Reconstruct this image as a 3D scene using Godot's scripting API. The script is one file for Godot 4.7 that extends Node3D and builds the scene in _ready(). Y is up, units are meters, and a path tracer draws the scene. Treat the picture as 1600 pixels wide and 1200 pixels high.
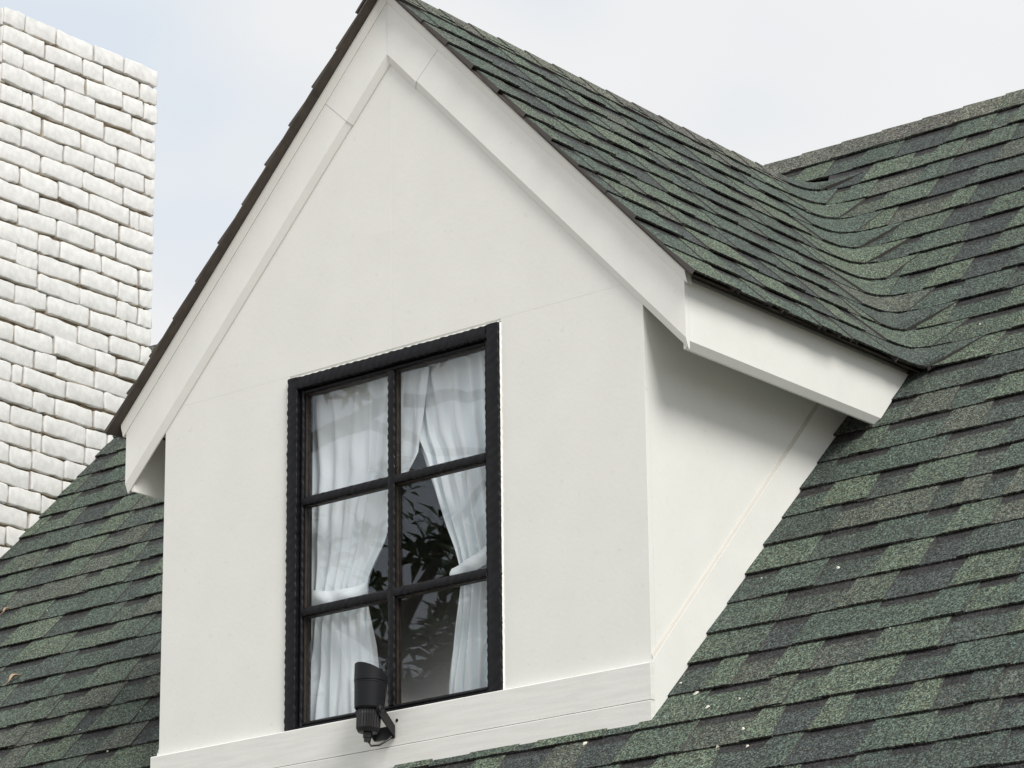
extends Node3D
# A gabled dormer with a black casement window on a green shingle roof, white brick chimney to the left.
# x runs along the main ridge, z out of the dormer front, y up; y = 0 is the top of the board under the window.

const S_D := 1.0607      # slope of the dormer roof (rise per metre)
const C_D := 2.304       # height of the dormer shingle plane over its ridge
const S_M := 1.0753      # slope of the main roof
const Y_M := -0.1585     # height of the main roof at z = 0
const DY := 0.1055       # height of one shingle course
const Y_0 := 0.0155      # butt of course number 0
const HALF := 0.95       # half width of the dormer
const EAVE := 1.11       # half width over the eave boards
const GROUND := -4.4

var cam_pos := Vector3(6.3302, -2.0942, 7.2314)
var cam_f := Vector3(-0.59931628, 0.30687011, -0.73935833)
var cam_r := Vector3(0.77456541, -0.01094874, -0.63239904)
var cam_u := Vector3(0.2021594, 0.95168843, 0.23112921)
var rng := RandomNumberGenerator.new()
var taken := {}
var M := {}

# ------------------------------------------------------------------ mesh collecting
class Mb:
	var v := PackedVector3Array()
	var n := PackedVector3Array()
	var t := PackedVector2Array()
	var c := PackedColorArray()
	func tri(a: Vector3, b: Vector3, d: Vector3, col := Color.WHITE, ua := Vector2.ZERO, ub := Vector2.ZERO, ud := Vector2.ZERO):
		var nn := (b - a).cross(d - a)
		if nn.length() < 1e-12: return
		nn = nn.normalized()
		v.append(a); v.append(d); v.append(b)
		for i in 3: n.append(nn); c.append(col)
		t.append(ua); t.append(ud); t.append(ub)
	func quad(a: Vector3, b: Vector3, d: Vector3, e: Vector3, col := Color.WHITE, uv := []):
		if uv.is_empty():
			tri(a, b, d, col); tri(a, d, e, col)
		else:
			tri(a, b, d, col, uv[0], uv[1], uv[2]); tri(a, d, e, col, uv[0], uv[2], uv[3])
	# a quad with a colour at each corner
	func quad4(p: Array, cols: Array, uv: Array):
		var nn: Vector3 = ((p[1] - p[0]) as Vector3).cross(p[2] - p[0]) + ((p[2] - p[0]) as Vector3).cross(p[3] - p[0])
		nn = nn.normalized()
		for i in [0, 2, 1, 0, 3, 2]:
			v.append(p[i]); n.append(nn); c.append(cols[i]); t.append(uv[i])
	# a regular grid of points with smooth normals; pts[j][i]
	func grid(pts: Array, cols = null, flip := false, uvs := 1.0):
		var h := pts.size(); var w: int = pts[0].size()
		var nr := []
		for j in h:
			var row := []
			for i in w:
				var dx: Vector3 = pts[j][mini(i + 1, w - 1)] - pts[j][maxi(i - 1, 0)]
				var dy: Vector3 = pts[mini(j + 1, h - 1)][i] - pts[maxi(j - 1, 0)][i]
				var q := dx.cross(dy).normalized()
				row.append(-q if flip else q)
			nr.append(row)
		for j in h - 1:
			for i in w - 1:
				var id := [[j, i], [j, i + 1], [j + 1, i + 1], [j, i], [j + 1, i + 1], [j + 1, i]]
				if not flip: id = [[j, i], [j + 1, i + 1], [j, i + 1], [j, i], [j + 1, i], [j + 1, i + 1]]
				for k in id:
					v.append(pts[k[0]][k[1]]); n.append(nr[k[0]][k[1]])
					c.append(cols[k[0]][k[1]] if cols != null else Color.WHITE)
					t.append(Vector2(float(k[1]) / w, float(k[0]) / h) * uvs)
	func box(a: Vector3, b: Vector3, col := Color.WHITE):
		var p := func(i, j, k): return Vector3(b.x if i else a.x, b.y if j else a.y, b.z if k else a.z)
		quad(p.call(0,0,1), p.call(1,0,1), p.call(1,1,1), p.call(0,1,1), col)
		quad(p.call(1,0,0), p.call(0,0,0), p.call(0,1,0), p.call(1,1,0), col)
		quad(p.call(1,0,1), p.call(1,0,0), p.call(1,1,0), p.call(1,1,1), col)
		quad(p.call(0,0,0), p.call(0,0,1), p.call(0,1,1), p.call(0,1,0), col)
		quad(p.call(0,1,1), p.call(1,1,1), p.call(1,1,0), p.call(0,1,0), col)
		quad(p.call(0,0,0), p.call(1,0,0), p.call(1,0,1), p.call(0,0,1), col)
	# convex outline (counter-clockwise seen from +along) pushed from its place by the vector along
	func prism(poly: Array, along: Vector3, col := Color.WHITE):
		var k := poly.size()
		for i in range(1, k - 1):
			tri(poly[0] + along, poly[i] + along, poly[i + 1] + along, col)
			tri(poly[0], poly[i + 1], poly[i], col)
		for i in k:
			var j := (i + 1) % k
			quad(poly[i], poly[j], poly[j] + along, poly[i] + along, col)
	# profile (x up, y out) swept from a to b, both ends cut by planes
	func board(a: Vector3, b: Vector3, prof: Array, up: Vector3, out: Vector3, na: Vector3, nb: Vector3):
		var d := (b - a).normalized()
		var pa := []; var pb := []
		for q in prof:
			var o: Vector3 = up * q.x + out * q.y
			var s := a + o; s += d * ((a - s).dot(na) / d.dot(na)); pa.append(s)
			var e := b + o; e += d * ((b - e).dot(nb) / d.dot(nb)); pb.append(e)
		var flip := up.cross(out).dot(d) < 0
		var k := prof.size()
		for i in k:
			var j := (i + 1) % k
			if flip: quad(pa[j], pa[i], pb[i], pb[j])
			else: quad(pa[i], pa[j], pb[j], pb[i])
		for i in range(1, k - 1):
			if flip:
				tri(pb[0], pb[i + 1], pb[i]); tri(pa[0], pa[i], pa[i + 1])
			else:
				tri(pb[0], pb[i], pb[i + 1]); tri(pa[0], pa[i + 1], pa[i])
	func tube(path: Array, rad: Array, sides := 8, col := Color.WHITE):
		var rings := []
		for i in path.size():
			var d: Vector3 = (path[mini(i + 1, path.size() - 1)] - path[maxi(i - 1, 0)]).normalized()
			var a := d.cross(Vector3.UP if absf(d.y) < .9 else Vector3.RIGHT).normalized()
			var b := d.cross(a)
			var ring := []
			for k in sides + 1:
				var w := TAU * k / sides
				ring.append(path[i] + (a * cos(w) + b * sin(w)) * rad[i])
			rings.append(ring)
		grid(rings, null, true)
	# (radius, height) outline turned about an axis through o
	func lathe(o: Vector3, bas: Basis, prof: Array, sides := 40):
		var rings := []
		for q in prof:
			var ring := []
			for k in sides + 1:
				var w := TAU * k / sides
				ring.append(o + bas * Vector3(cos(w) * q.x, q.y, sin(w) * q.x))
			rings.append(ring)
		for i in rings.size() - 1: grid([rings[i], rings[i + 1]], null, false)
	func mesh() -> ArrayMesh:
		var a := []; a.resize(Mesh.ARRAY_MAX)
		a[Mesh.ARRAY_VERTEX] = v; a[Mesh.ARRAY_NORMAL] = n; a[Mesh.ARRAY_TEX_UV] = t; a[Mesh.ARRAY_COLOR] = c
		var m := ArrayMesh.new(); m.add_surface_from_arrays(Mesh.PRIMITIVE_TRIANGLES, a)
		return m

func numbered(called: String) -> String:
	taken[called] = taken.get(called, -1) + 1
	return called if taken[called] == 0 else "%s_%03d" % [called, taken[called]]

func thing(called: String, label: String, category: String, at := Vector3.ZERO, group := "") -> Node3D:
	var o := Node3D.new(); o.name = numbered(called); add_child(o); o.position = at
	o.set_meta("label", label); o.set_meta("category", category)
	if group: o.set_meta("group", group)
	return o

# the points collected are world points; the mesh hangs under the thing that stands at its base
func put(called: String, mb: Mb, mat: Material, parent: Node3D, kind := "") -> MeshInstance3D:
	var o := MeshInstance3D.new(); o.mesh = mb.mesh(); o.material_override = mat; o.name = called
	parent.add_child(o, true)
	var w := Vector3.ZERO; var q: Node = parent
	while q is Node3D and q != self:
		w += (q as Node3D).position; q = q.get_parent()
	o.position = -w
	if kind: o.set_meta("kind", kind)
	return o

func part(called: String, parent: Node3D) -> Node3D:
	var o := Node3D.new(); o.name = called; parent.add_child(o, true); return o

# ------------------------------------------------------------------ materials
func noise_image(size: int, amount: float, lo: float, seed_: int, cells := []) -> Image:
	var im := Image.create(size, size, false, Image.FORMAT_RGB8)
	var r := RandomNumberGenerator.new(); r.seed = seed_
	var layers := []
	for cell in cells:
		var k: int = size / int(cell)
		var a := PackedFloat32Array(); a.resize(k * k)
		for i in k * k: a[i] = r.randf()
		layers.append([int(cell), k, a])
	for y in size:
		for x in size:
			var s := 0.0
			for l in layers: s += l[2][(y / l[0]) * l[1] + x / l[0]]
			s /= layers.size()
			var val := clampf(lo + amount * (s - .5) * 2.0, 0, 1)
			im.set_pixel(x, y, Color(val, val, val))
	return im

func fnoise(seed_: int, freq: float, oct := 4) -> FastNoiseLite:
	var f := FastNoiseLite.new(); f.seed = seed_; f.frequency = freq; f.fractal_octaves = oct
	f.noise_type = FastNoiseLite.TYPE_SIMPLEX_SMOOTH
	return f

func granules() -> ImageTexture:
	var size := 1024
	var im := Image.create(size, size, false, Image.FORMAT_RGB8)
	var r := RandomNumberGenerator.new(); r.seed = 41
	var k2 := size / 2; var k3 := size / 4
	var a := PackedFloat32Array(); a.resize(k2 * k2)
	for i in k2 * k2: a[i] = r.randf()
	var b := PackedFloat32Array(); b.resize(k3 * k3)
	for i in k3 * k3: b[i] = r.randf()
	for y in size:
		for x in size:
			var s := a[(y / 2) * k2 + x / 2] * .55 + b[(y / 4) * k3 + ((x + (y / 4 % 2) * 2) % size) / 4] * .45
			var val := .57 + (s - .5) * 1.0
			if s > .79: val += .22
			if s < .24: val -= .14
			var hue := (b[((y / 4 + 37) % k3) * k3 + x / 4] - .5) * .10
			im.set_pixel(x, y, Color(clampf(val + hue, 0.05, 1), clampf(val, 0.05, 1), clampf(val - hue * .8, 0.05, 1)))
	im.generate_mipmaps()
	return ImageTexture.create_from_image(im)

func paint(col: Color, seed_: int, rough := .55, scale := 1.2, relief := .5, mottle := .035) -> StandardMaterial3D:
	var m := StandardMaterial3D.new()
	var big := fnoise(seed_, .011, 5); var small := fnoise(seed_ + 1, .09, 3)
	var im := Image.create(512, 512, false, Image.FORMAT_RGB8)
	var bump := Image.create(512, 512, false, Image.FORMAT_RGB8)
	for y in 512:
		for x in 512:
			var g := 1.0 - mottle + mottle * (big.get_noise_2d(x, y) * 1.3 + small.get_noise_2d(x, y) * .5)
			var w := small.get_noise_2d(x * .9, y * .9)
			if w > .62: g -= .03
			im.set_pixel(x, y, Color(g, g, g * (1.0 - mottle * .25 * big.get_noise_2d(y + 300, x))))
			var hgt := .5 + .3 * small.get_noise_2d(x * 2.0, y * 2.0) + .2 * big.get_noise_2d(x, y)
			bump.set_pixel(x, y, Color(hgt, hgt, hgt))
	bump.bump_map_to_normal_map(relief)
	m.albedo_texture = ImageTexture.create_from_image(im)
	m.albedo_color = col
	m.normal_enabled = true; m.normal_texture = ImageTexture.create_from_image(bump); m.normal_scale = .2
	m.roughness = rough
	m.uv1_triplanar = true; m.uv1_world_triplanar = true; m.uv1_scale = Vector3.ONE / scale
	return m

func plain(col: Color, rough := .6, metal := 0.0) -> StandardMaterial3D:
	var m := StandardMaterial3D.new(); m.albedo_color = col; m.roughness = rough; m.metallic = metal
	return m

func lin(r: float, g: float, b: float) -> Color: return Color(r, g, b).linear_to_srgb()

func make_materials():
	M.wall = paint(lin(.815, .815, .78), 3, .6, 1.5, .6, .010)
	M.trim = paint(lin(.845, .845, .812), 9, .5, .9, .4, .012)
	M.plank = paint(lin(.845, .845, .812), 12, .5, 1.0, 2.0, .03)
	M.plank.uv1_scale = Vector3(.7, 9.0, .7); M.plank.normal_scale = .3
	M.shingle = StandardMaterial3D.new()
	M.shingle.vertex_color_use_as_albedo = true
	M.shingle.albedo_texture = granules()
	M.shingle.uv1_scale = Vector3(.78, .78, .78)
	M.shingle.roughness = .93
	M.deck = paint(lin(.11, .088, .070), 15, .7, .4, 1.0, .2)
	var br := paint(lin(.84, .84, .825), 21, .8, .22, 3.0, .05)
	br.vertex_color_use_as_albedo = true; br.normal_scale = .6
	M.brick = br
	M.mortar = paint(lin(.36, .28, .19), 27, .9, .3, 2.0, .2)
	M.black = paint(lin(.010, .0105, .0135), 31, .45, .25, 2.0, .25)
	M.black.normal_scale = .8; M.black.metallic_specular = .35
	M.brown = paint(lin(.045, .029, .019), 33, .6, .2, 2.0, .3)
	M.glass = StandardMaterial3D.new()
	M.glass.transparency = BaseMaterial3D.TRANSPARENCY_ALPHA
	M.glass.albedo_color = Color(.02, .025, .025, .02); M.glass.roughness = .0
	M.glass.metallic_specular = .6
	M.curtain = plain(lin(.86, .925, .96), .85)
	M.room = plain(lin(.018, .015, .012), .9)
	M.lamp = plain(lin(.009, .010, .012), .5); M.lamp.metallic_specular = .35
	M.lamp_dark = plain(lin(.007, .007, .008), .4)
	M.steel = plain(lin(.35, .33, .28), .4, .8)
	M.bark = paint(lin(.13, .10, .075), 51, .9, .5, 2.0, .3)
	M.leaf = plain(lin(.045, .085, .03), .45)
	M.leaf.backlight_enabled = true; M.leaf.backlight = Color(.06, .12, .03)
	M.bounce_ground = paint(lin(.39, .36, .31), 55, .95, 3.0, 2.0, .15)  # unseen ground, made pale so it bounces fill light into the shadows
	M.dropping = plain(lin(.72, .70, .62), .9)
	M.beige_bead = paint(lin(.60, .575, .525), 61, .8, .6, 1.0, .025)
	M.dry = plain(lin(.36, .27, .19), .9)

# ------------------------------------------------------------------ the roof surface
# the woven valley is rounder near the ridge than at the eave
func sp(u: float, y: float) -> float:
	var r := lerpf(.034, .058, clampf((y - 1.05) / 1.2, 0, 1))
	return u if u > r * 20.0 else r * log(1.0 + exp(u / r))
# mode 0: main roof, u = x.  mode 1: dormer right slope swept round the valley, u < 0 dormer, u > 0 main.
# mode 2: dormer left slope, u = z
func surf(mode: int, u: float, y: float) -> Vector3:
	if mode == 0: return Vector3(u, y, (Y_M - y) / S_M)
	if mode == 1: return Vector3((C_D - y) / S_D + sp(u, y), y, (Y_M - y) / S_M + sp(-u, y))
	return Vector3(-(C_D - y) / S_D, y, u)

func surf_n(mode: int, u: float, y: float) -> Vector3:
	var e := .004
	var du := surf(mode, u + e, y) - surf(mode, u - e, y)
	var dy := surf(mode, u, y + e) - surf(mode, u, y - e)
	var nn := du.cross(dy).normalized()
	return nn if nn.y > 0 else -nn

func sh(mode: int, u: float, y: float, off: float) -> Vector3:
	return surf(mode, u, y) + surf_n(mode, u, y) * off

const EDGE_COL := Color(.115, .108, .104)   # cut asphalt; the granule texture brings it to about 0.04
const TONES := [Color(.244, .314, .224), Color(.210, .276, .204), Color(.170, .234, .188), Color(.146, .190, .163), Color(.122, .150, .142), Color(.216, .248, .196)]
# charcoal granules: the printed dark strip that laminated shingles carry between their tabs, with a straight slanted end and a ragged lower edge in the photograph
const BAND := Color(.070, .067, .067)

# one shingle piece: bottom from ub0 to ub1, top from ut0 to ut1
func shingle(mb: Mb, mode: int, ub0: float, ub1: float, ut0: float, ut1: float, yb: float, yt: float, ob: float, ot: float, ca: Color, cb: Color, band: bool):
	var n := 1
	if mode == 1 and minf(ub0, ut0) < .7 and maxf(ub1, ut1) > -.7: n = clampi(ceili((ub1 - ub0) / .022), 2, 18)
	var fr := [0.0, 1.0]
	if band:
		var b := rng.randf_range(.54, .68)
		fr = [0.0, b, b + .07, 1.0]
	var uvo := Vector2(rng.randf() * 3, rng.randf() * 3)
	var rows := []
	for f in fr:
		var row := []
		for i in n + 1:
			var q := float(i) / n
			var u := lerpf(lerpf(ub0, ub1, q), lerpf(ut0, ut1, q), f)
			if mode == 1: u += (yt - yb) * f / S_D * tanh(u / .12)   # ends run straight up the slope on both sides of the valley
			row.append([sh(mode, u, lerpf(yb, yt, f), lerpf(ob, ot, f)), Vector2(u, lerpf(yb, yt, f) * 1.37) + uvo, u])
		rows.append(row)
	var flip := mode == 2
	for j in fr.size() - 1:
		for i in n:
			var P := [rows[j][i], rows[j][i + 1], rows[j + 1][i + 1], rows[j + 1][i]]
			var cols := []
			for k in 4:
				var q := float(i + (1 if k == 1 or k == 2 else 0)) / n
				var jj := j + (1 if k >= 2 else 0)
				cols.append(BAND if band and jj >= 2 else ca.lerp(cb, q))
			var pp := [P[0][0], P[1][0], P[2][0], P[3][0]]
			var uu := [P[0][1], P[1][1], P[2][1], P[3][1]]
			if flip:
				pp.reverse(); uu.reverse(); cols.reverse()
			mb.quad4(pp, cols, uu)
	# butt, an open lip behind it (the piece lies hollow on the course below), and the two side edges
	var lip := maxf(ob - .0055, .0035)
	for i in n:
		var a: Vector3 = rows[0][i][0]; var b: Vector3 = rows[0][i + 1][0]
		var ua: float = rows[0][i][2]; var ub: float = rows[0][i + 1][2]
		var a0 := sh(mode, ua, yb, lip); var b0 := sh(mode, ub, yb, lip)
		var a1 := sh(mode, ua, yb + .02, .001); var b1 := sh(mode, ub, yb + .02, .001)
		var uv := [rows[0][i][1], rows[0][i + 1][1], rows[0][i + 1][1], rows[0][i][1]]
		if flip:
			mb.quad(b0, a0, a, b, EDGE_COL, uv); mb.quad(b1, a1, a0, b0, EDGE_COL, uv)
		else:
			mb.quad(a0, b0, b, a, EDGE_COL, uv); mb.quad(a1, b1, b0, a0, EDGE_COL, uv)
	for side in 2:
		var i := n * side
		for j in fr.size() - 1:
			var a: Vector3 = rows[j][i][0]; var b: Vector3 = rows[j + 1][i][0]
			var a0 := sh(mode, rows[j][i][2], lerpf(yb, yt, fr[j]), -.002)
			var b0 := sh(mode, rows[j + 1][i][2], lerpf(yb, yt, fr[j + 1]), -.002)
			if (side == 0) != flip: mb.quad(a, b, b0, a0, EDGE_COL)
			else: mb.quad(a0, b0, b, a, EDGE_COL)

func seen(p: Vector3, margin := 25.0) -> bool:
	var d := p - cam_pos; var z := d.dot(cam_f)
	var x := 800 + 5247.73 * d.dot(cam_r) / z; var y := 600 - 5247.73 * d.dot(cam_u) / z
	if x < -margin or x > 1600 + margin or y < -margin or y > 1200 + margin: return false
	if p.x < -.9 and p.z < -.05:
		# left of the dormer only the strip between chimney and dormer wall shows
		if x > 262 or (x > 190 and y < 690): return false
		if y < 880 - 1.13 * x - 20: return false
	return true

func course(mode: int, k: int, u0: float, u1: float, field: Node3D, rest: Mb, ytop := 99.0):
	var yb := Y_0 + k * DY
	var yt := minf(yb + DY + .02, ytop)
	var pos := u0
	var is_tab := rng.randf() < .5
	var tone := rng.randi() % 6
	while pos < u1 - .01:
		var w := rng.randf_range(.09, .25) if is_tab else rng.randf_range(.07, .22)
		var e := minf(pos + w, u1)
		if u1 - e < .05: e = u1
		var pool := [0, 0, 1, 1, 1, 2, 2, 3, 5] if is_tab else [1, 2, 2, 3, 3, 4, 4, 5]
		tone = pool[rng.randi() % pool.size()]
		var ca: Color = TONES[tone]
		var cb := ca
		if rng.randf() < .4: cb = ca.lerp(TONES[pool[rng.randi() % pool.size()]], .7)
		ca *= rng.randf_range(.9, 1.1); cb *= rng.randf_range(.9, 1.1)
		var mb := Mb.new()
		var yj := rng.randf_range(-.0025, .0025)
		var m := .5 * (pos + e)
		var show := seen(surf(mode, m, yb + DY * .5))
		var dst := mb if show else rest
		if is_tab:
			var lo := rng.randf_range(0, .006); var ro := rng.randf_range(.004, .03)
			if mode == 1 and m < -.1:
				var sw := lo; lo = ro; ro = sw
			shingle(dst, mode, maxf(pos - lo * .3, u0), minf(e + ro * .5, u1), maxf(pos + lo, u0), e - ro * .6, yb + yj, yt, rng.randf_range(.0124, .0146), .003, ca, cb, false)
		else:
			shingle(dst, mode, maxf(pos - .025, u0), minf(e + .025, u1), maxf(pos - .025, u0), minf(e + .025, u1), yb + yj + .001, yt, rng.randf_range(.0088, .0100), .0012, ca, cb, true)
		if show: put("shingle", mb, M.shingle, field)
		pos = e; is_tab = not is_tab

func ridge_caps(a: Vector3, b: Vector3, side: Vector3, slope: float, parent: Node3D, n: int, leg: float):
	var d := (b - a).normalized(); var step := (b - a).length() / n
	for i in n:
		var mb := Mb.new()
		var col: Color = [Color(.31, .325, .255), Color(.275, .285, .24), Color(.29, .33, .25), Color(.265, .265, .225)][rng.randi() % 4]
		col *= rng.randf_range(.9, 1.1)
		var p0 := a + d * (step * i); var p1 := a + d * (step * (i + 1) + .05)
		var prof := [-leg, -leg * .55, -.035, -.012, .012, .035, leg * .55, leg]
		var lift := [.008, .003]
		var rows := []; var low := []
		for e in 2:
			var row := []; var lr := []
			var skew := rng.randf_range(-.004, .004)
			for q in prof:
				var drop := slope * maxf(absf(q) - .012, 0.0) + .012 * slope * .5
				var pt: Vector3 = (p0 if e == 0 else p1) + side * q - Vector3(0, drop, 0)
				var nn := (side * signf(q) * (slope if absf(q) > .02 else .3) + Vector3.UP).normalized()
				row.append(pt + nn * lift[e] + d * skew); lr.append(pt + nn * (lift[e] - .007) + d * skew)
			rows.append(row); low.append(lr)
		var o := Vector2(rng.randf(), rng.randf()) * 3
		for j in prof.size() - 1:
			var uv := [o + Vector2(prof[j] * 1.4, 0), o + Vector2(prof[j + 1] * 1.4, 0), o + Vector2(prof[j + 1] * 1.4, .2), o + Vector2(prof[j] * 1.4, .2)]
			var flip: bool = (rows[0][j + 1] - rows[0][j]).cross(rows[1][j] - rows[0][j]).y < 0
			var A := [rows[0][j], rows[0][j + 1], rows[1][j + 1], rows[1][j]]
			if flip: A.reverse(); uv.reverse()
			mb.quad4(A, [col, col, col, col], uv)
			mb.quad(low[0][j], low[0][j + 1], rows[0][j + 1], rows[0][j], EDGE_COL)
			mb.quad(low[0][j + 1], low[0][j], low[1][j], low[1][j + 1], EDGE_COL)
		for s in [0, prof.size() - 1]:
			mb.quad(low[0][s], low[1][s], rows[1][s], rows[0][s], EDGE_COL)
		put("ridge_cap", mb, M.shingle, parent)

# ------------------------------------------------------------------ window joinery
# a black bar with a hand-hewn, rippled surface: from a to b, half width w (direction wd), front at z1, back at z0
func hewn(mb: Mb, a: Vector3, b: Vector3, wd: Vector3, w: float, z0: float, z1: float, ripple := .0019):
	var len := (b - a).length(); var n := maxi(2, int(len / .0075))
	var rows := []
	var ph := rng.randf() * 6.0
	var hn := fnoise(88, 30.0, 2)
	for i in n + 1:
		var t := float(i) / n
		var p := a.lerp(b, t)
		var q := t * len
		var s := (hn.get_noise_1d(q + ph * 9.0) * 1.0 + .75 * sin(q / .026 * TAU + ph)) * ripple
		var s2 := (hn.get_noise_1d(q + ph * 17.0 + 40.0) * 1.0 + .75 * sin(q / .029 * TAU + ph * 2.0)) * ripple
		var f := Vector3(0, 0, 1)
		rows.append([p - wd * w + f * z0, p - wd * (w + s * .7) + f * (z1 - .004), p - wd * (w - .003 + s) + f * (z1 + s * .3), p + wd * s * .4 + f * (z1 + .0005 - s2 * .4), p + wd * (w - .003 + s2) + f * (z1 + s2 * .3), p + wd * (w + s2 * .7) + f * (z1 - .004), p + wd * w + f * z0])
	var flip: bool = (rows[0][3] - rows[0][2]).cross(rows[1][2] - rows[0][2]).z < 0
	mb.grid(rows, null, flip)

func make_window(d: Node3D):
	var win := part("window", d)
	var x0 := -.415; var x1 := .426; var y0 := .002; var y1 := 1.106
	var X := Vector3.RIGHT; var Y := Vector3.UP
	# casing: two jambs and the head
	var mb := Mb.new(); hewn(mb, Vector3(x0 + .021, y0, 0), Vector3(x0 + .021, y1, 0), X, .021, -.053, .012); put("jamb", mb, M.black, win)
	mb = Mb.new(); hewn(mb, Vector3(x1 - .023, y0, 0), Vector3(x1 - .023, y1, 0), X, .023, -.053, .012); put("jamb", mb, M.black, win)
	mb = Mb.new(); hewn(mb, Vector3(x0 + .043, y1 - .020, 0), Vector3(x1 - .047, y1 - .020, 0), Y, .020, -.053, .0115); put("head", mb, M.black, win)
	mb = Mb.new(); mb.box(Vector3(x0 + .043, y0 - .001, -.053), Vector3(x1 - .047, y0 + .008, .003)); put("sill", mb, M.black, win)
	# sash
	mb = Mb.new()
	hewn(mb, Vector3(x0 + .050, y0 + .009, 0), Vector3(x0 + .050, y1 - .041, 0), X, .007, -.045, -.004, .0014)
	hewn(mb, Vector3(x1 - .057, y0 + .009, 0), Vector3(x1 - .057, y1 - .041, 0), X, .009, -.045, -.004, .0014)
	hewn(mb, Vector3(x0 + .058, y1 - .048, 0), Vector3(x1 - .067, y1 - .048, 0), Y, .007, -.045, -.005, .0014)
	hewn(mb, Vector3(x0 + .058, y0 + .016, 0), Vector3(x1 - .067, y0 + .016, 0), Y, .006, -.045, -.005, .001)
	put("sash", mb, M.black, win)
	# glazing bars with their unpainted brown inner rebates
	mb = Mb.new(); hewn(mb, Vector3(-.003, y0 + .022, 0), Vector3(-.003, y1 - .055, 0), X, .0135, -.034, -.002); put("muntin", mb, M.black, win)
	for yy in [.708, .361]:
		mb = Mb.new(); hewn(mb, Vector3(x0 + .053, yy, 0), Vector3(-.008, yy, 0), Y, .0135, -.034, -.003); put("muntin", mb, M.black, win)
		mb = Mb.new(); hewn(mb, Vector3(.002, yy, 0), Vector3(x1 - .062, yy, 0), Y, .0135, -.034, -.003); put("muntin", mb, M.black, win)
	var cx := [[x0 + .058, -.0170], [.0110, x1 - .067]]
	var cy := [[y0 + .022, .3470], [.3750, .6940], [.7220, y1 - .055]]
	for c in cx:
		for r in cy:
			mb = Mb.new()
			# putty rebate round each pane
			var t := .0020
			mb.box(Vector3(c[0], r[0], -.032), Vector3(c[0] + t, r[1], -.012))
			mb.box(Vector3(c[1] - t, r[0], -.032), Vector3(c[1], r[1], -.012))
			mb.box(Vector3(c[0] + t, r[0], -.032), Vector3(c[1] - t, r[0] + t, -.012))
			mb.box(Vector3(c[0] + t, r[1] - t, -.032), Vector3(c[1] - t, r[1], -.012))
			put("rebate", mb, M.brown, win)
			mb = Mb.new()
			mb.box(Vector3(c[0] + .002, r[0] + .002, -.025), Vector3(c[1] - .002, r[1] - .002, -.022))
			put("pane", mb, M.glass, win)
	# caulk line between casing and wall
	mb = Mb.new()
	hewn(mb, Vector3(x0 - .001, 0, 0), Vector3(x0 - .001, y1, 0), X, .0035, -.004, .004, .0012)
	hewn(mb, Vector3(x1 + .001, 0, 0), Vector3(x1 + .001, y1, 0), X, .0035, -.004, .004, .0012)
	hewn(mb, Vector3(x0, y1 + .001, 0), Vector3(x1, y1 + .001, 0), Y, .0035, -.004, .004, .0012)
	put("caulk", mb, M.trim, win)

# ------------------------------------------------------------------ curtains
func key(tab: Array, y: float) -> float:
	for i in tab.size() - 1:
		if y <= tab[i + 1][0]:
			var t := clampf((y - tab[i][0]) / (tab[i + 1][0] - tab[i][0]), 0, 1)
			t = lerpf(t, t * t * (3 - 2 * t), .25)
			return lerpf(tab[i][1], tab[i + 1][1], t)
	return tab[-1][1]

func make_curtain(label: String, outer: Array, inner: Array, tie: Array, seed_: int, zc: float):
	var c := thing("curtain", label, "curtain", Vector3(inner[0][1], -.03, zc), "tied-back curtains behind the window")
	var mb := Mb.new()
	var nu := 90; var nv := 60
	var ns := fnoise(seed_, .8, 2)
	var rows := []
	for j in nv + 1:
		var y := lerpf(-.03, 1.13, float(j) / nv)
		var a := key(outer, y); var b := key(inner, y)
		var wid := absf(b - a)
		var row := []
		for i in nu + 1:
			var u := float(i) / nu
			var uu := u + .045 * ns.get_noise_2d(u * 4.0, y * .6)
			var fold := sin(uu * TAU * 7.5 + ns.get_noise_2d(u * 2.0, y * 1.5 + 9.0) * 2.2)
			fold = signf(fold) * pow(absf(fold), .7)
			var amp := clampf(.015 * sqrt(.36 / maxf(wid, .08)), .012, .018) * (.7 + .6 * ns.get_noise_2d(u * 3.0 + 50.0, y * .8))
			row.append(Vector3(lerpf(a, b, u), y, zc + fold * amp + .006 * ns.get_noise_2d(u * 9.0, y * 5.0)))
		rows.append(row)
	mb.grid(rows, null, outer[0][1] > inner[0][1])
	put("drape", mb, M.curtain, c)
	# the band that gathers it
	mb = Mb.new()
	rows = []
	for j in 9:
		var f := float(j) / 8
		var row := []
		for i in 25:
			var u := float(i) / 24
			var x := lerpf(tie[0], tie[1], u)
			var y: float = lerpf(tie[2], tie[3], u) - .018 * sin(u * PI) + (f - .5) * lerpf(tie[4], tie[5], u)
			row.append(Vector3(x, y, zc + .022 + .014 * sin(u * PI) + .008 * sin(f * PI) + .003 * sin(u * 17.0 + f * 3.0)))
		rows.append(row)
	mb.grid(rows, null, false)
	put("tieback", mb, M.curtain, c)

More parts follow.
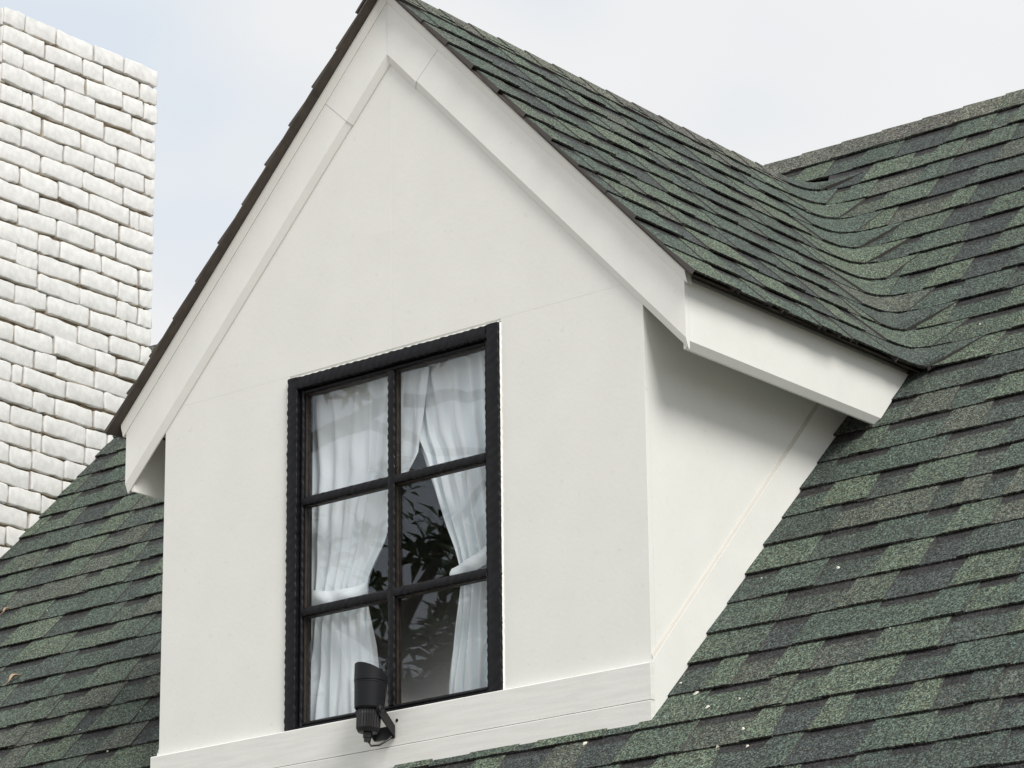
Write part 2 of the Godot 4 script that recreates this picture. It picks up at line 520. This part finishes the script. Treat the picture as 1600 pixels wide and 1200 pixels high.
# ------------------------------------------------------------------ dormer
func make_dormer():
	var d := thing("dormer", "white gabled dormer with black framed window rising from green shingle roof", "dormer", Vector3(0, Y_M, 0))
	# front wall: cement panels with hairline joints, each a piece, in front of a backing
	var fw := part("front_wall", d)
	var g := .0001
	var top := func(x): return 2.235 - S_D * absf(x)
	var ysm := 1.118
	var panels := [
		[Vector2(-HALF, -.02), Vector2(-.4165, -.02), Vector2(-.4165, ysm - g), Vector2(-HALF, ysm - g)],
		[Vector2(.4275, -.02), Vector2(HALF, -.02), Vector2(HALF, ysm - g), Vector2(.4275, ysm - g)],
		[Vector2(-HALF, ysm + g), Vector2(-g, ysm + g), Vector2(-g, top.call(0)), Vector2(-HALF, top.call(HALF))],
		[Vector2(g, ysm + g), Vector2(HALF, ysm + g), Vector2(HALF, top.call(HALF)), Vector2(g, top.call(0))]]
	for P in panels:
		var mb := Mb.new()
		var n: int = P.size(); var ctr := Vector2.ZERO
		for q in P: ctr += q / n
		var back := []; var edge := []; var face := []
		for q in P:
			var dir: Vector2 = (ctr - q)
			var inset := Vector2(signf(dir.x), signf(dir.y)) * .0005
			back.append(Vector3(q.x, q.y, -.02)); edge.append(Vector3(q.x, q.y, -.0003)); face.append(Vector3(q.x + inset.x, q.y + inset.y, 0))
		for i in n:
			var j: int = (i + 1) % n
			mb.quad(back[i], back[j], edge[j], edge[i]); mb.quad(edge[i], edge[j], face[j], face[i])
		for i in range(1, n - 1): mb.tri(face[0], face[i], face[i + 1])
		put("wall_panel", mb, M.wall, fw)
	var mb := Mb.new()      # backing with the window opening
	mb.box(Vector3(-HALF + .004, -.3, -.055), Vector3(-.4165, 1.24, -.0035))
	mb.box(Vector3(.4275, -.3, -.055), Vector3(HALF - .004, 1.24, -.0035))
	mb.box(Vector3(-.4165, -.3, -.055), Vector3(.4275, -.0005, -.0035))
	mb.box(Vector3(-.4165, 1.1065, -.055), Vector3(.4275, 1.24, -.0035))
	mb.prism([Vector3(-HALF + .004, 1.24, -.055), Vector3(HALF - .004, 1.24, -.055), Vector3(HALF - .004, 1.25, -.055), Vector3(0, 2.23, -.055), Vector3(-HALF + .004, 1.25, -.055)], Vector3(0, 0, .0515))
	put("backing", mb, M.wall, fw)
	# cheeks
	for s in [-1.0, 1.0]:
		mb = Mb.new()
		var xo: float = s * HALF; var xi: float = s * (HALF - .1)
		var poly := [Vector3(minf(xo, xi), -.3, -.0203), Vector3(minf(xo, xi), 1.2, -.0203), Vector3(minf(xo, xi), 1.2, -1.35), Vector3(minf(xo, xi), .9, -1.2)]
		poly.reverse()
		poly = [poly[3], poly[2], poly[1], poly[0]]
		mb.prism(poly, Vector3(.1, 0, 0))
		put("side_wall", mb, M.wall, d)
	# boards along the foot of the walls
	mb = Mb.new()
	mb.board(Vector3(-HALF - .016, 0, 0), Vector3(HALF + .009, 0, 0), [Vector2(0, 0), Vector2(-.104, 0), Vector2(-.104, .018), Vector2(-.003, .020), Vector2(0, .017)], Vector3.UP, Vector3.BACK, Vector3.RIGHT, Vector3.RIGHT)
	put("foot_board", mb, M.plank, d)
	mb = Mb.new()
	mb.board(Vector3(-HALF - .016, -.1065, 0), Vector3(HALF + .009, -.1065, 0), [Vector2(0, 0), Vector2(-.064, 0), Vector2(-.064, .019), Vector2(-.002, .021), Vector2(0, .019)], Vector3.UP, Vector3.BACK, Vector3.RIGHT, Vector3.RIGHT)
	put("foot_board", mb, M.plank, d)
	for s in [-1.0, 1.0]:
		mb = Mb.new()
		var up := Vector3(0, 1, S_M).normalized()
		var dir := Vector3(0, S_M, -1).normalized()
		var a := Vector3(s * HALF, Y_M + .006, 0); var b := a + dir * 1.72
		mb.board(a, b, [Vector2(-.02, 0), Vector2(-.02, .008), Vector2(.112, .008), Vector2(.112, 0)], up, Vector3(s, 0, 0), Vector3.BACK, dir)
		put("cheek_board", mb, M.trim, d)
		mb = Mb.new()   # thin beige bead along the upper edge of the board
		mb.board(a, b, [Vector2(.1125, 0), Vector2(.1125, .006), Vector2(.117, .004), Vector2(.121, .001), Vector2(.121, 0)], up, Vector3(s, 0, 0), Vector3.BACK, dir)
		put("beige_bead", mb, M.beige_bead, d)
	# rake boards: an apex piece and a long lower piece on either side, crown strip above
	for s in [-1.0, 1.0]:
		var dir := Vector3(s, -S_D, 0).normalized(); var up := Vector3(s * S_D, 1, 0).normalized()
		var cb := 2.250
		var at := func(x): return Vector3(s * x, cb - S_D * x, 0)
		var xj := .205 if s > 0 else .255
		var prof := [Vector2(0, 0), Vector2(0, .018), Vector2(-.116, .018), Vector2(-.136, .005), Vector2(-.136, 0)]
		var prof2 := [Vector2(0, 0), Vector2(0, .0188), Vector2(-.119, .0188), Vector2(-.139, .005), Vector2(-.139, 0)]
		mb = Mb.new(); mb.board(at.call(xj + .0005), at.call(EAVE), prof, up, Vector3.BACK, dir, Vector3.RIGHT)
		put("rake_board", mb, M.trim, d)
		mb = Mb.new(); mb.board(at.call(0.0004), at.call(xj), prof2, up, Vector3.BACK, Vector3.RIGHT, dir)
		put("rake_board", mb, M.trim, d)
		mb = Mb.new(); mb.board(at.call(0.0004), at.call(EAVE + .012), [Vector2(.0008, 0), Vector2(.0008, .021), Vector2(.010, .025), Vector2(.021, .031), Vector2(.0275, .031), Vector2(.0275, 0)], up, Vector3.BACK, Vector3.RIGHT, Vector3.RIGHT)
		put("crown_strip", mb, M.trim, d)
		# eave board with the same bevelled foot, cut where it meets the main roof
		mb = Mb.new()
		var cut := Vector3(0, 1, S_M).normalized()
		var e0 := Vector3(s * (EAVE - .022), 1.078, -.0005)
		var e1 := Vector3(s * (EAVE - .022), 1.078, (Y_M - 1.078) / S_M + .012)
		mb.board(e0, e1, [Vector2(0, 0), Vector2(0, .022), Vector2(-.180, .022), Vector2(-.200, .008), Vector2(-.200, 0)], Vector3.UP, Vector3(s, 0, 0), Vector3.BACK, cut)
		put("eave_board", mb, M.trim, d)
		mb = Mb.new()
		mb.prism([Vector3(s * HALF, 1.262 - .03, -.002), Vector3(s * (EAVE - .023), 1.262 - .03 - S_D * (EAVE - .023 - HALF), -.002), Vector3(s * (EAVE - .023), 1.262 - .015 - S_D * (EAVE - .023 - HALF), -.002), Vector3(s * HALF, 1.262 - .015, -.002)], Vector3(0, 0, -1.3))
		put("soffit", mb, M.trim, d)
	# roof: brown edged deck and the courses of shingles
	var roof := part("roof", d)
	for s in [-1.0, 1.0]:
		mb = Mb.new()
		var cu := C_D - .004; var cl := C_D - .012
		var xe := 1.152
		var zf := .046 if s > 0 else .068
		mb.prism([Vector3(0, cl, zf), Vector3(s * xe, cl - S_D * xe, zf), Vector3(s * xe, cu - S_D * xe, zf), Vector3(0, cu, zf)], Vector3(0, 0, -2.2))
		put("roof_deck", mb, M.deck, roof)
	var rest := Mb.new()
	for k in range(10, 22):
		var y := Y_0 + k * DY
		var zv := (Y_M - y) / S_M
		course(1, k, zv - .052, -.16, roof, rest, C_D - .001)
	for k in range(10, 22):
		var y := Y_0 + k * DY
		course(2, k, (Y_M - y) / S_M, .062, roof, rest, C_D - .001)
	put("left_slope_shingles", rest, M.shingle, roof, "stuff")
	ridge_caps(Vector3(0, C_D + .001, .070), Vector3(0, C_D + .001, -2.24), Vector3.RIGHT, S_D, roof, 16, .085)
	make_window(d)
	# the dark room behind the window
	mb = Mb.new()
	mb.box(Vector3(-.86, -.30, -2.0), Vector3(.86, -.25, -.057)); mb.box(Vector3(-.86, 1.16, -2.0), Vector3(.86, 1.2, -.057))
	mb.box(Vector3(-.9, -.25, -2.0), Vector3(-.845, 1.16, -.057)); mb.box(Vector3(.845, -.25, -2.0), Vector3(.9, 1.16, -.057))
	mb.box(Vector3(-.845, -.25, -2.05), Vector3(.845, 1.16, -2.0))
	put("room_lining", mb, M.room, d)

# ------------------------------------------------------------------ main roof and house
func make_house():
	var h := thing("house", "house under a steep roof of green and grey asphalt shingles", "house", Vector3(0, GROUND, 0))
	var mb := Mb.new()
	var e := 1.25
	mb.prism([Vector3(-5.2, GROUND, .85), Vector3(-5.2, -1.12, .85), Vector3(-5.2, 2.42, -2.51), Vector3(-5.2, -1.12, -5.87), Vector3(-5.2, GROUND, -5.87)], Vector3(9.4, 0, 0))
	put("wall", mb, M.wall, h)
	var roof := part("roof", h)
	mb = Mb.new()   # deck just under the shingles, both slopes
	var off := .012
	for q in [[-5.4, -HALF + .01], [HALF - .01, 4.4]]:
		mb.prism([Vector3(q[0], Y_M - S_M * e - off, e), Vector3(q[0], 2.54 - off, -2.51), Vector3(q[0], 2.54 - off - .05, -2.51), Vector3(q[0], Y_M - S_M * e - off - .05, e)], Vector3(q[1] - q[0], 0, 0))
	mb.prism([Vector3(-HALF + .01, Y_M - S_M * e - off, e), Vector3(-HALF + .01, Y_M - off, 0), Vector3(-HALF + .01, Y_M - off - .05, 0), Vector3(-HALF + .01, Y_M - S_M * e - off - .05, e)], Vector3(2 * HALF - .02, 0, 0))
	mb.prism([Vector3(-HALF + .01, 2.30 - off - .004, (Y_M - 2.30) / S_M), Vector3(-HALF + .01, 2.54 - off, -2.51), Vector3(-HALF + .01, 2.48, -2.51), Vector3(-HALF + .01, 2.24, (Y_M - 2.30) / S_M)], Vector3(2 * HALF - .02, 0, 0))
	mb.prism([Vector3(-5.4, 2.54 - off, -2.512), Vector3(-5.4, 2.54 - off - S_M * 3.76, -6.27), Vector3(-5.4, 2.48 - S_M * 3.76, -6.27), Vector3(-5.4, 2.48, -2.512)], Vector3(9.8, 0, 0))
	put("roof_deck", mb, M.deck, roof)
	var rest := Mb.new()
	for k in range(-9, 24):
		var y := Y_0 + k * DY
		var yt := 2.535
		if k < -1: course(0, k, -5.4, 4.4, roof, rest, yt)
		elif k < 10:
			# up to the cheek boards on both sides; the course just under the front board passes below it
			if k == -1: course(0, k, -5.4, 4.4, roof, rest, Y_M - .001) if y + DY < Y_M else strip_course(k, roof, rest)
			else:
				course(0, k, -5.4, -HALF - .002, roof, rest, yt); course(0, k, HALF + .002, 4.4, roof, rest, yt)
		elif k < 22:
			var xv := (C_D - y) / S_D
			course(0, k, -5.4, -xv, roof, rest, yt)
			if k == 21:
				course(1, k, -.16, .06, roof, rest, C_D - .001); course(1, k, .06, 4.4 - xv, roof, rest, yt)
			else: course(1, k, -.16, 4.4 - xv, roof, rest, yt)
		else: course(0, k, -5.4, 4.4, roof, rest, yt)
	# shingle ends woven across the valley
	for k in range(10, 22):
		var y := Y_0 + k * DY
		mb = Mb.new()
		var c: Color = TONES[[0, 1, 2, 5, 3][rng.randi() % 5]]
		var uu := rng.randf_range(.05, .19); var lo := rng.randf_range(.0, .07)
		shingle(mb, 1, -rng.randf_range(.10, .22), lo, -.2, uu, y - .002, minf(y + DY + .01, C_D - .002), .0160, .006, c, c * 1.05, false)
		put("shingle", mb, M.shingle, roof)
	put("outer_shingles", rest, M.shingle, roof, "stuff")
	ridge_caps(Vector3(-5.4, 2.545, -2.51), Vector3(4.4, 2.545, -2.51), Vector3(0, 0, 1), S_M, roof, 56, .095)
	# bird droppings and lime specks lying on the shingles
	mb = Mb.new()
	for q in [[1.304, 0.292, 5], [1.135, -0.147, 7], [1.060, -0.088, 8], [1.314, -0.247, 6], [1.367, -0.310, 4], [1.261, -0.294, 4], [1.000, 0.171, 5], [1.106, -0.058, 4], [1.322, -0.173, 3], [1.146, 0.287, 3], [0.750, -0.201, 6], [0.975, -0.041, 4], [1.235, -0.138, 3], [1.030, 0.312, 2], [-1.691, 0.250, 5], [-1.674, 0.135, 5], [-1.441, 0.129, 4], [-1.613, 0.242, 3], [-1.442, 0.283, 3], [1.277, 1.247, 3], [1.054, 1.254, 3], [-2.538, 0.915, 3], [1.392, 0.808, 2], [1.628, 0.019, 2]]:
		var p := Vector3(q[0], q[1], (Y_M + .014 - q[1]) / S_M)
		var nn := Vector3(0, 1, S_M).normalized(); var ax := Vector3.RIGHT; var ay := nn.cross(ax)
		var rad: float = q[2] * .00085; var rg := []; var ang := rng.randf() * 3.0
		for i in 9:
			var w := TAU * i / 9
			var rr := rad * rng.randf_range(.55, 1.25) * (1.0 + .7 * absf(cos(w - ang)))
			rg.append(p + (ax * cos(w) + ay * sin(w)) * rr - nn * .004)
		for i in 9: mb.tri(p + nn * .0015, rg[(i + 1) % 9], rg[i])
	put("droppings", mb, M.dropping, roof, "stuff")

# the course that runs under the front board: its upper part is covered by the dormer
func strip_course(k: int, roof: Node3D, rest: Mb):
	course(0, k, -5.4, -HALF - .002, roof, rest, 2.5)
	course(0, k, HALF + .002, 4.4, roof, rest, 2.5)
	var y := Y_0 + k * DY
	if y < Y_M - .01: course(0, k, -HALF - .002, HALF + .002, roof, rest, Y_M - .004)

# ------------------------------------------------------------------ chimney
func brick_mesh(w: float, h: float, seed_: int) -> ArrayMesh:
	var r := RandomNumberGenerator.new(); r.seed = seed_
	var ns := fnoise(seed_, 9.0, 3)
	var mb := Mb.new()
	var nx := 10; var ny := 6
	var dep := .030
	var rows := []; var cols := []
	var tilt := r.randf_range(-.02, .02)
	var k := r.randf_range(.94, 1.0)
	for j in ny + 1:
		var row := []; var cr := []
		for i in nx + 1:
			var s: float = [-1., -1., -.965, -.86, -.4, 0., .4, .86, .965, 1., 1.][i]; var t: float = [-1., -1., -.88, 0., .89, 1., 1.][j]
			var rim := i == 0 or j == 0 or i == nx or j == ny
			var near := maxf(pow(absf(s), 34.0), pow(absf(t), 22.0))
			var both := pow(absf(s), 9.0) * pow(absf(t), 5.0)
			var x := s * w * .5 * (1.0 - .03 * both) + ns.get_noise_2d(s * .2 + 3, t * .13) * .004 + ns.get_noise_2d(t * 1.9 + 5.0, s * 1.3) * .0025
			var y := t * h * .5 * (1.0 - .10 * both) + ns.get_noise_2d(s * .25, t * .1 + 7) * .006 + ns.get_noise_2d(s * 2.6 + 11.0, t * .7) * .0035 + s * w * .5 * tilt
			var z := dep - near * .0065 + ns.get_noise_2d(s * w * 2.2, t * h * 2.2) * .004
			if rim: z = -.004
			row.append(Vector3(x, y, z))
			var c := Color(k, k, k)
			if rim: c = Color(.62, .50, .36)
			elif (j == 1 and r.randf() < .7) or (near > .9 and r.randf() < .25): c = Color(.74, .68, .58).lerp(c, r.randf() * .8)
			cr.append(c)
		rows.append(row); cols.append(cr)
	mb.grid(rows, cols, false)
	return mb.mesh()

func make_chimney():
	var x := -3.19; var zf := -1.243; var zb := -2.131; var ytop := 3.612; var wid := .9
	var base := 1.0
	var c := thing("chimney", "tall chimney of rough white painted bricks beside the dormer", "chimney", Vector3(x - wid * .5, base, (zf + zb) * .5))
	var mb := Mb.new()
	mb.box(Vector3(x - wid + .014, base - .6, zb + .014), Vector3(x - .014, ytop - .012, zf - .014))
	put("core", mb, M.mortar, c)
	var variants := {}
	for L in [.055, .12, .175, .215, .235]:
		variants[L] = []
		for i in 5: variants[L].append(brick_mesh(L - .0055, .0768, int(L * 1000) * 10 + i))
	var rows := 31
	var rh := .0838
	for r in rows:
		var y := ytop - rh * (r + .5)
		# right face, from the front corner back; then the front face from the corner leftwards
		for face in 2:
			var length := (zf - zb) if face == 0 else wid
			var pos := 0.0
			var first := true
			while pos < length - .02:
				var left := length - pos
				var L: float = [.215, .235, .235, .215, .175, .12][rng.randi() % 6]
				if first: L = .12 if (r + face) % 2 == 0 else .235
				if rng.randf() < .05: L = .055
				first = false
				var use := L
				if left - L < .06: use = left
				var best: float = .235
				for q in variants: if absf(q - use) < absf(best - use): best = q
				var sc := use / best
				var pc := pos + use * .5
				pos += use
				var z := zf - pc
				if face == 0 and y + .05 < Y_M - S_M * (z + use * .5): continue
				if face == 1 and y + .06 < Y_M - S_M * zf: continue
				var o := MeshInstance3D.new(); o.name = "brick"; o.mesh = variants[best][rng.randi() % 5]; o.material_override = M.brick
				c.add_child(o, true)
				var jit := rng.randf_range(-.004, .004)
				var b := Basis(Vector3(0, 0, -1), Vector3.UP, Vector3.RIGHT) if face == 0 else Basis(Vector3.RIGHT, Vector3.UP, Vector3.BACK)
				var p := Vector3(x - .026 + jit, y + rng.randf_range(-.004, .004), z) if face == 0 else Vector3(x - pc, y, zf - .026 + jit)
				b = b * Basis(Vector3(0, 0, 1), rng.randf_range(-.026, .026))
				if rng.randf() < .5: b = b * Basis(Vector3(0, 0, 1), PI)
				o.transform = Transform3D(b.scaled_local(Vector3(sc, 1, 1)), p - c.position)

# ------------------------------------------------------------------ spotlight on the board
func make_spot():
	var o := Vector3(-.006, 0, .088)
	var t := thing("spotlight", "black outdoor spotlight with angled visor bolted to the board under window", "spotlight", Vector3(.03, -.06, .022))
	var ax := Basis(Vector3(1, 0, 0), -.05) * Basis(Vector3(0, 0, 1), -.03)
	var mb := Mb.new()
	# hood: tapered tube with its mouth cut obliquely
	var sides := 48
	var ring := func(rad, h, slant): 
		var a := []
		for k in sides + 1:
			var w := TAU * k / sides
			var hh: float = h + slant * (-cos(w) * .30 + sin(w) * .95) * rad
			a.append(o + ax * Vector3(cos(w) * rad, hh, sin(w) * rad))
		return a
	var R := [[.041, -.004, 0.], [.0435, 0.0, 0.], [.0475, .070, 0.], [.0482, .073, 0.], [.0482, .0745, 0.]]
	for i in R.size() - 1: mb.grid([ring.call(R[i][0], R[i][1], 0.), ring.call(R[i + 1][0], R[i + 1][1], 0.)], null, false)
	mb.grid([ring.call(.0482, .0745, 0.), ring.call(.0468, .0755, 0.), ring.call(.0468, .0775, 0.), ring.call(.0490, .0785, 0.)], null, false)
	put("housing", mb, M.lamp, t)
	mb = Mb.new()
	mb.grid([ring.call(.0490, .0785, 0.), ring.call(.0500, .108, .42)], null, false)
	mb.grid([ring.call(.0500, .108, .42), ring.call(.0470, .108, .42)], null, false)
	mb.grid([ring.call(.0470, .108, .42), ring.call(.0455, .075, 0.)], null, false)
	put("visor", mb, M.lamp, t)
	mb = Mb.new()
	mb.grid([ring.call(.0455, .076, 0.), ring.call(.001, .077, 0.)], null, false)
	put("lens", mb, M.glass, t)
	# ribbed heat sink
	mb = Mb.new()
	var rows := []
	for h in [[.034, -.004], [.036, -.02], [.035, -.060], [.029, -.072], [.002, -.073]]:
		var a := []
		for k in 97:
			var w := TAU * k / 96
			var rr: float = h[0] * (1.0 - (.10 if (k / 2) % 2 == 0 else 0.0))
			a.append(o + ax * Vector3(cos(w) * rr, h[1], sin(w) * rr))
		rows.append(a)
	for i in rows.size() - 1: mb.grid([rows[i + 1], rows[i]], null, true)
	put("heat_sink", mb, M.lamp_dark, t)
	mb = Mb.new()
	mb.lathe(o, ax, [Vector2(.001, -.100), Vector2(.010, -.099), Vector2(.011, -.088), Vector2(.014, -.087), Vector2(.014, -.072)], 14)
	put("cable_gland", mb, M.lamp_dark, t)
	# stirrup bracket: an arm on either side and a foot on the board
	for s in [-1.0, 1.0]:
		mb = Mb.new()
		var x0: float = o.x + s * .0385
		var pts := [Vector3(0, .006, o.z + .012), Vector3(0, -.012, o.z + .014), Vector3(0, -.030, o.z - .002), Vector3(0, -.082, .023), Vector3(0, -.046, .023), Vector3(0, .000, o.z - .014)]
		for i in pts.size(): pts[i].x = x0
		pts.reverse()
		mb.prism(pts, Vector3(.004, 0, 0))
		put("bracket_arm", mb, M.lamp_dark, t)
		mb = Mb.new()
		mb.lathe(Vector3(x0 + s * .004, -.008, o.z), Basis(Vector3(0, 0, 1), -s * PI / 2), [Vector2(.010, -.002), Vector2(.010, .004), Vector2(.006, .006), Vector2(.001, .006)], 14)
		put("pivot_screw", mb, M.lamp_dark, t)
	mb = Mb.new(); mb.box(Vector3(o.x - .0365, -.083, .0205), Vector3(o.x + .0385, -.045, .0235)); put("bracket_foot", mb, M.lamp_dark, t)
	mb = Mb.new()
	var cable := [o + Vector3(-.002, -.098, 0), o + Vector3(.004, -.110, -.004), o + Vector3(.022, -.108, -.02), o + Vector3(.034, -.090, -.045), o + Vector3(.036, -.07, -.066)]
	mb.tube(cable, [.003, .003, .003, .003, .003], 8)
	put("cable", mb, M.lamp_dark, t)
	# an old screw hole beside it
	mb = Mb.new()
	mb.lathe(Vector3(.0405, -.031, .0195), Basis(Vector3(1, 0, 0), PI / 2), [Vector2(.0055, -.001), Vector2(.005, .0012), Vector2(.0005, .0008)], 10)
	put("screw_plug", mb, M.lamp_dark, t)

# ------------------------------------------------------------------ dry leaves on the roof
func make_dry_leaf(x: float, y: float, len: float, label: String):
	var nn := Vector3(0, 1, S_M).normalized(); var up := Vector3(0, S_M, -1).normalized()
	var p := Vector3(x, y, (Y_M - y) / S_M) + nn * .014
	var t := thing("dry_leaf", label, "leaf", p, "dry leaves on the roof")
	var ax := (up * .8 + Vector3.RIGHT * .45).normalized(); var sd := ax.cross(nn)
	var rows := []
	for i in 9:
		var f := i / 8.0
		var w := sin(f * PI) * len * .2 + .001
		var row := []
		for k in 5:
			var g := k / 2.0 - 1.0
			row.append(p + ax * (f - .5) * len + sd * (g * w + .006 * sin(f * 7.0)) + nn * (.004 + g * g * w * .8 + .008 * sin(f * 5.0) * f))
		rows.append(row)
	var mb := Mb.new(); mb.grid(rows)
	put("blade", mb, M.dry, t)
	mb = Mb.new(); mb.tube([p - ax * len * .8 + nn * .004, p - ax * len * .45 + nn * .006, p + ax * len * .2 + nn * .006], [.0012, .0014, .0008], 6)
	put("stalk", mb, M.dry, t)

# ------------------------------------------------------------------ the tree that the window mirrors
func leaf(mb: Mb, p: Vector3, dir: Vector3, up: Vector3, len: float):
	var side := dir.cross(up).normalized() * len * .15
	var m := p + dir * len * .45 + up * len * .05; var e := p + dir * len - up * len * .12
	mb.tri(p, m + side, m - side + up * .004); mb.tri(m + side, e, m - side + up * .004)

func make_tree():
	var base := Vector3(-4.9, GROUND, 5.6)
	var t := thing("garden_tree", "leafy garden tree whose branches show mirrored in the window panes", "tree", base)
	var wood := Mb.new(); var crown := Mb.new()
	var top := Vector3(-4.75, 1.0, 5.3)
	wood.tube([base, base + Vector3(.1, 2.2, -.05), base + Vector3(.05, 4.2, -.2), top], [.20, .16, .13, .10], 12)
	var tips := []
	var limbs := [
		[top, Vector3(-4.5, 1.8, 5.1), Vector3(-4.1, 2.25, 5.0), Vector3(-3.7, 2.5, 4.9)],
		[top, Vector3(-5.1, 2.2, 5.2), Vector3(-5.2, 3.0, 5.1), Vector3(-4.6, 3.02, 5.05), Vector3(-4.1, 2.75, 5.0), Vector3(-3.6, 2.62, 5.0)],
		[Vector3(-5.2, 3.0, 5.1), Vector3(-4.5, 3.12, 5.1), Vector3(-3.9, 3.0, 5.0), Vector3(-3.4, 2.98, 5.0)],
		[top, Vector3(-4.2, 1.3, 5.0), Vector3(-3.9, 1.6, 5.0), Vector3(-3.6, 1.9, 5.0)],
		[top, Vector3(-5.3, 1.5, 5.6), Vector3(-5.9, 2.2, 6.1), Vector3(-6.5, 2.9, 6.5)],
		[top, Vector3(-4.8, 2.0, 5.9), Vector3(-4.6, 2.9, 6.4), Vector3(-4.4, 3.8, 6.8)],
		[Vector3(-5.2, 3.0, 5.1), Vector3(-5.3, 3.6, 5.2), Vector3(-4.9, 4.2, 5.3)],
		[Vector3(-4.5, 1.8, 5.1), Vector3(-4.9, 2.05, 5.0), Vector3(-5.15, 2.1, 4.9)]]
	for l in limbs:
		var path := []
		for i in l.size() - 1:
			for q in 5: path.append(l[i].lerp(l[i + 1], q / 5.0) + Vector3(rng.randf() - .5, rng.randf() - .5, rng.randf() - .5) * .03)
		path.append(l[-1])
		var rad := []
		for i in path.size(): rad.append(lerpf(.052, .014, float(i) / path.size()))
		wood.tube(path, rad, 7)
	put("trunk", wood, M.bark, t)
	# leaf whorls: [centre, spread, count of whorls]
	var clumps := [[Vector3(-3.95, 1.75, 5.0), Vector3(.34, .42, .3), 46], [Vector3(-3.95, 2.2, 5.0), Vector3(.22, .16, .2), 14], [Vector3(-3.75, 3.25, 5.0), Vector3(.25, .18, .3), 12], [Vector3(-4.75, 3.28, 5.1), Vector3(.14, .08, .15), 4], [Vector3(-4.4, 1.35, 5.0), Vector3(.35, .3, .3), 30], [Vector3(-4.0, 1.35, 4.95), Vector3(.4, .3, .3), 44], [Vector3(-6.4, 2.9, 6.4), Vector3(.7, .6, .6), 40], [Vector3(-4.4, 4.2, 6.6), Vector3(.8, .5, .7), 40], [Vector3(-4.9, 4.4, 5.3), Vector3(.5, .3, .4), 20], [Vector3(-3.2, 2.9, 5.0), Vector3(.3, .4, .4), 26]]
	for c in clumps:
		for i in c[2]:
			var v := Vector3(rng.randfn(), rng.randfn(), rng.randfn()) * .6
			var p: Vector3 = c[0] + v * c[1]
			var stem := (Vector3(rng.randf() - .5, rng.randf() * .8 + .2, rng.randf() - .5)).normalized()
			for k in 11:
				var a := k * 2.4
				var s1 := stem.cross(Vector3(.3, .2, .9)).normalized(); var s2 := stem.cross(s1)
				var dir: Vector3 = (s1 * cos(a) + s2 * sin(a) + stem * rng.randf_range(-.2, .7)).normalized()
				leaf(crown, p + stem * (k * .008), dir, (stem - dir * stem.dot(dir)).normalized(), rng.randf_range(.11, .19))
	put("crown", crown, M.leaf, t)

func make_sky() -> Sky:
	var w := 1024; var h := 512
	var im := Image.create(w, h, false, Image.FORMAT_RGBF)
	var n1 := fnoise(333, 1.3, 5); var n2 := fnoise(334, 3.2, 4)
	for j in h:
		var el := PI * (.5 - (j + .5) / h)
		for i in w:
			var az := TAU * (i + .5) / w
			var d := Vector3(-cos(el) * sin(az), sin(el) * 1.9, cos(el) * cos(az))
			var cl := n1.get_noise_3dv(d * 1.4) * .75 + n2.get_noise_3dv(d * 1.7) * .25
			var white := Color(.925, .925, .925); var grey := Color(.80, .825, .85); var blue := Color(.62, .735, .87)
			var c := white.lerp(grey, clampf(.45 - cl * 1.2, 0, 1))
			c = c.lerp(blue, smoothstep(.10, .38, -cl) * .6)
			if el < 0: c = c.lerp(Color(.30, .31, .28), clampf(-el * 6.0, 0, 1))
			im.set_pixel(i, j, c)
	var m := PanoramaSkyMaterial.new(); m.panorama = ImageTexture.create_from_image(im)
	var s := Sky.new(); s.sky_material = m
	return s

func _ready():
	rng.seed = 20240
	var cam := Camera3D.new(); cam.name = "camera"; add_child(cam)
	cam.transform = Transform3D(Basis(cam_r, cam_u, -cam_f).orthonormalized(), cam_pos)
	cam.fov = 13.045; cam.near = .1; cam.far = 600; cam.current = true
	var env := Environment.new()
	env.background_mode = Environment.BG_SKY; env.sky = make_sky(); env.background_energy_multiplier = 1.0
	env.tonemap_mode = Environment.TONE_MAPPER_LINEAR; env.tonemap_exposure = 1.0
	env.sdfgi_enabled = true; env.ssao_enabled = true; env.ssil_enabled = true
	var we := WorldEnvironment.new(); we.name = "environment"; we.environment = env; add_child(we)
	var sun := DirectionalLight3D.new(); sun.name = "sun"; add_child(sun)
	sun.light_energy = .98; sun.light_angular_distance = 24; sun.light_color = Color(1, .985, .96); sun.shadow_enabled = true
	sun.look_at_from_position(Vector3.ZERO, -Vector3(.65, .71, .285), Vector3.UP)
	make_materials()
	var gr := Mb.new(); gr.quad(Vector3(-300, GROUND, 300), Vector3(300, GROUND, 300), Vector3(300, GROUND, -300), Vector3(-300, GROUND, -300))
	var ground_sheet := put("ground", gr, M.bounce_ground, self); ground_sheet.set_meta("kind", "structure")  # never in view; added for the light it throws up under the eaves
	make_house()
	make_dormer()
	make_chimney()
	make_curtain("white sheer curtain whose tieback band sags low, reaching over the middle glazing bar", [[-.06, -.47], [.37, -.40], [.45, -.40], [1.13, -.47]], [[-.06, -.112], [.18, -.128], [.37, -.156], [.44, -.154], [.56, -.082], [.70, -.026], [.80, .045], [1.13, .10]], [-.41, -.150, .428, .405, .055, .045], 5, -.082)
	make_curtain("white sheer curtain with wide dark gap beside it, tieback rising toward the jamb", [[-.06, .42], [1.13, .42]], [[-.06, .128], [.06, .138], [.40, .188], [.44, .178], [.776, .048], [.86, .012], [1.13, -.03]], [.175, .41, .395, .485, .045, .06], 8, -.094)
	make_spot()
	for q in [[-2.792, 0.950, .04], [-2.340, 0.562, .06]]: make_dry_leaf(q[0], q[1], q[2], "short curled tan dry leaf on shingles, the smaller one, closer to the chimney" if q[2] < .05 else "long slender tan dry leaf on shingles, the larger one, farther from the chimney")
	make_tree()
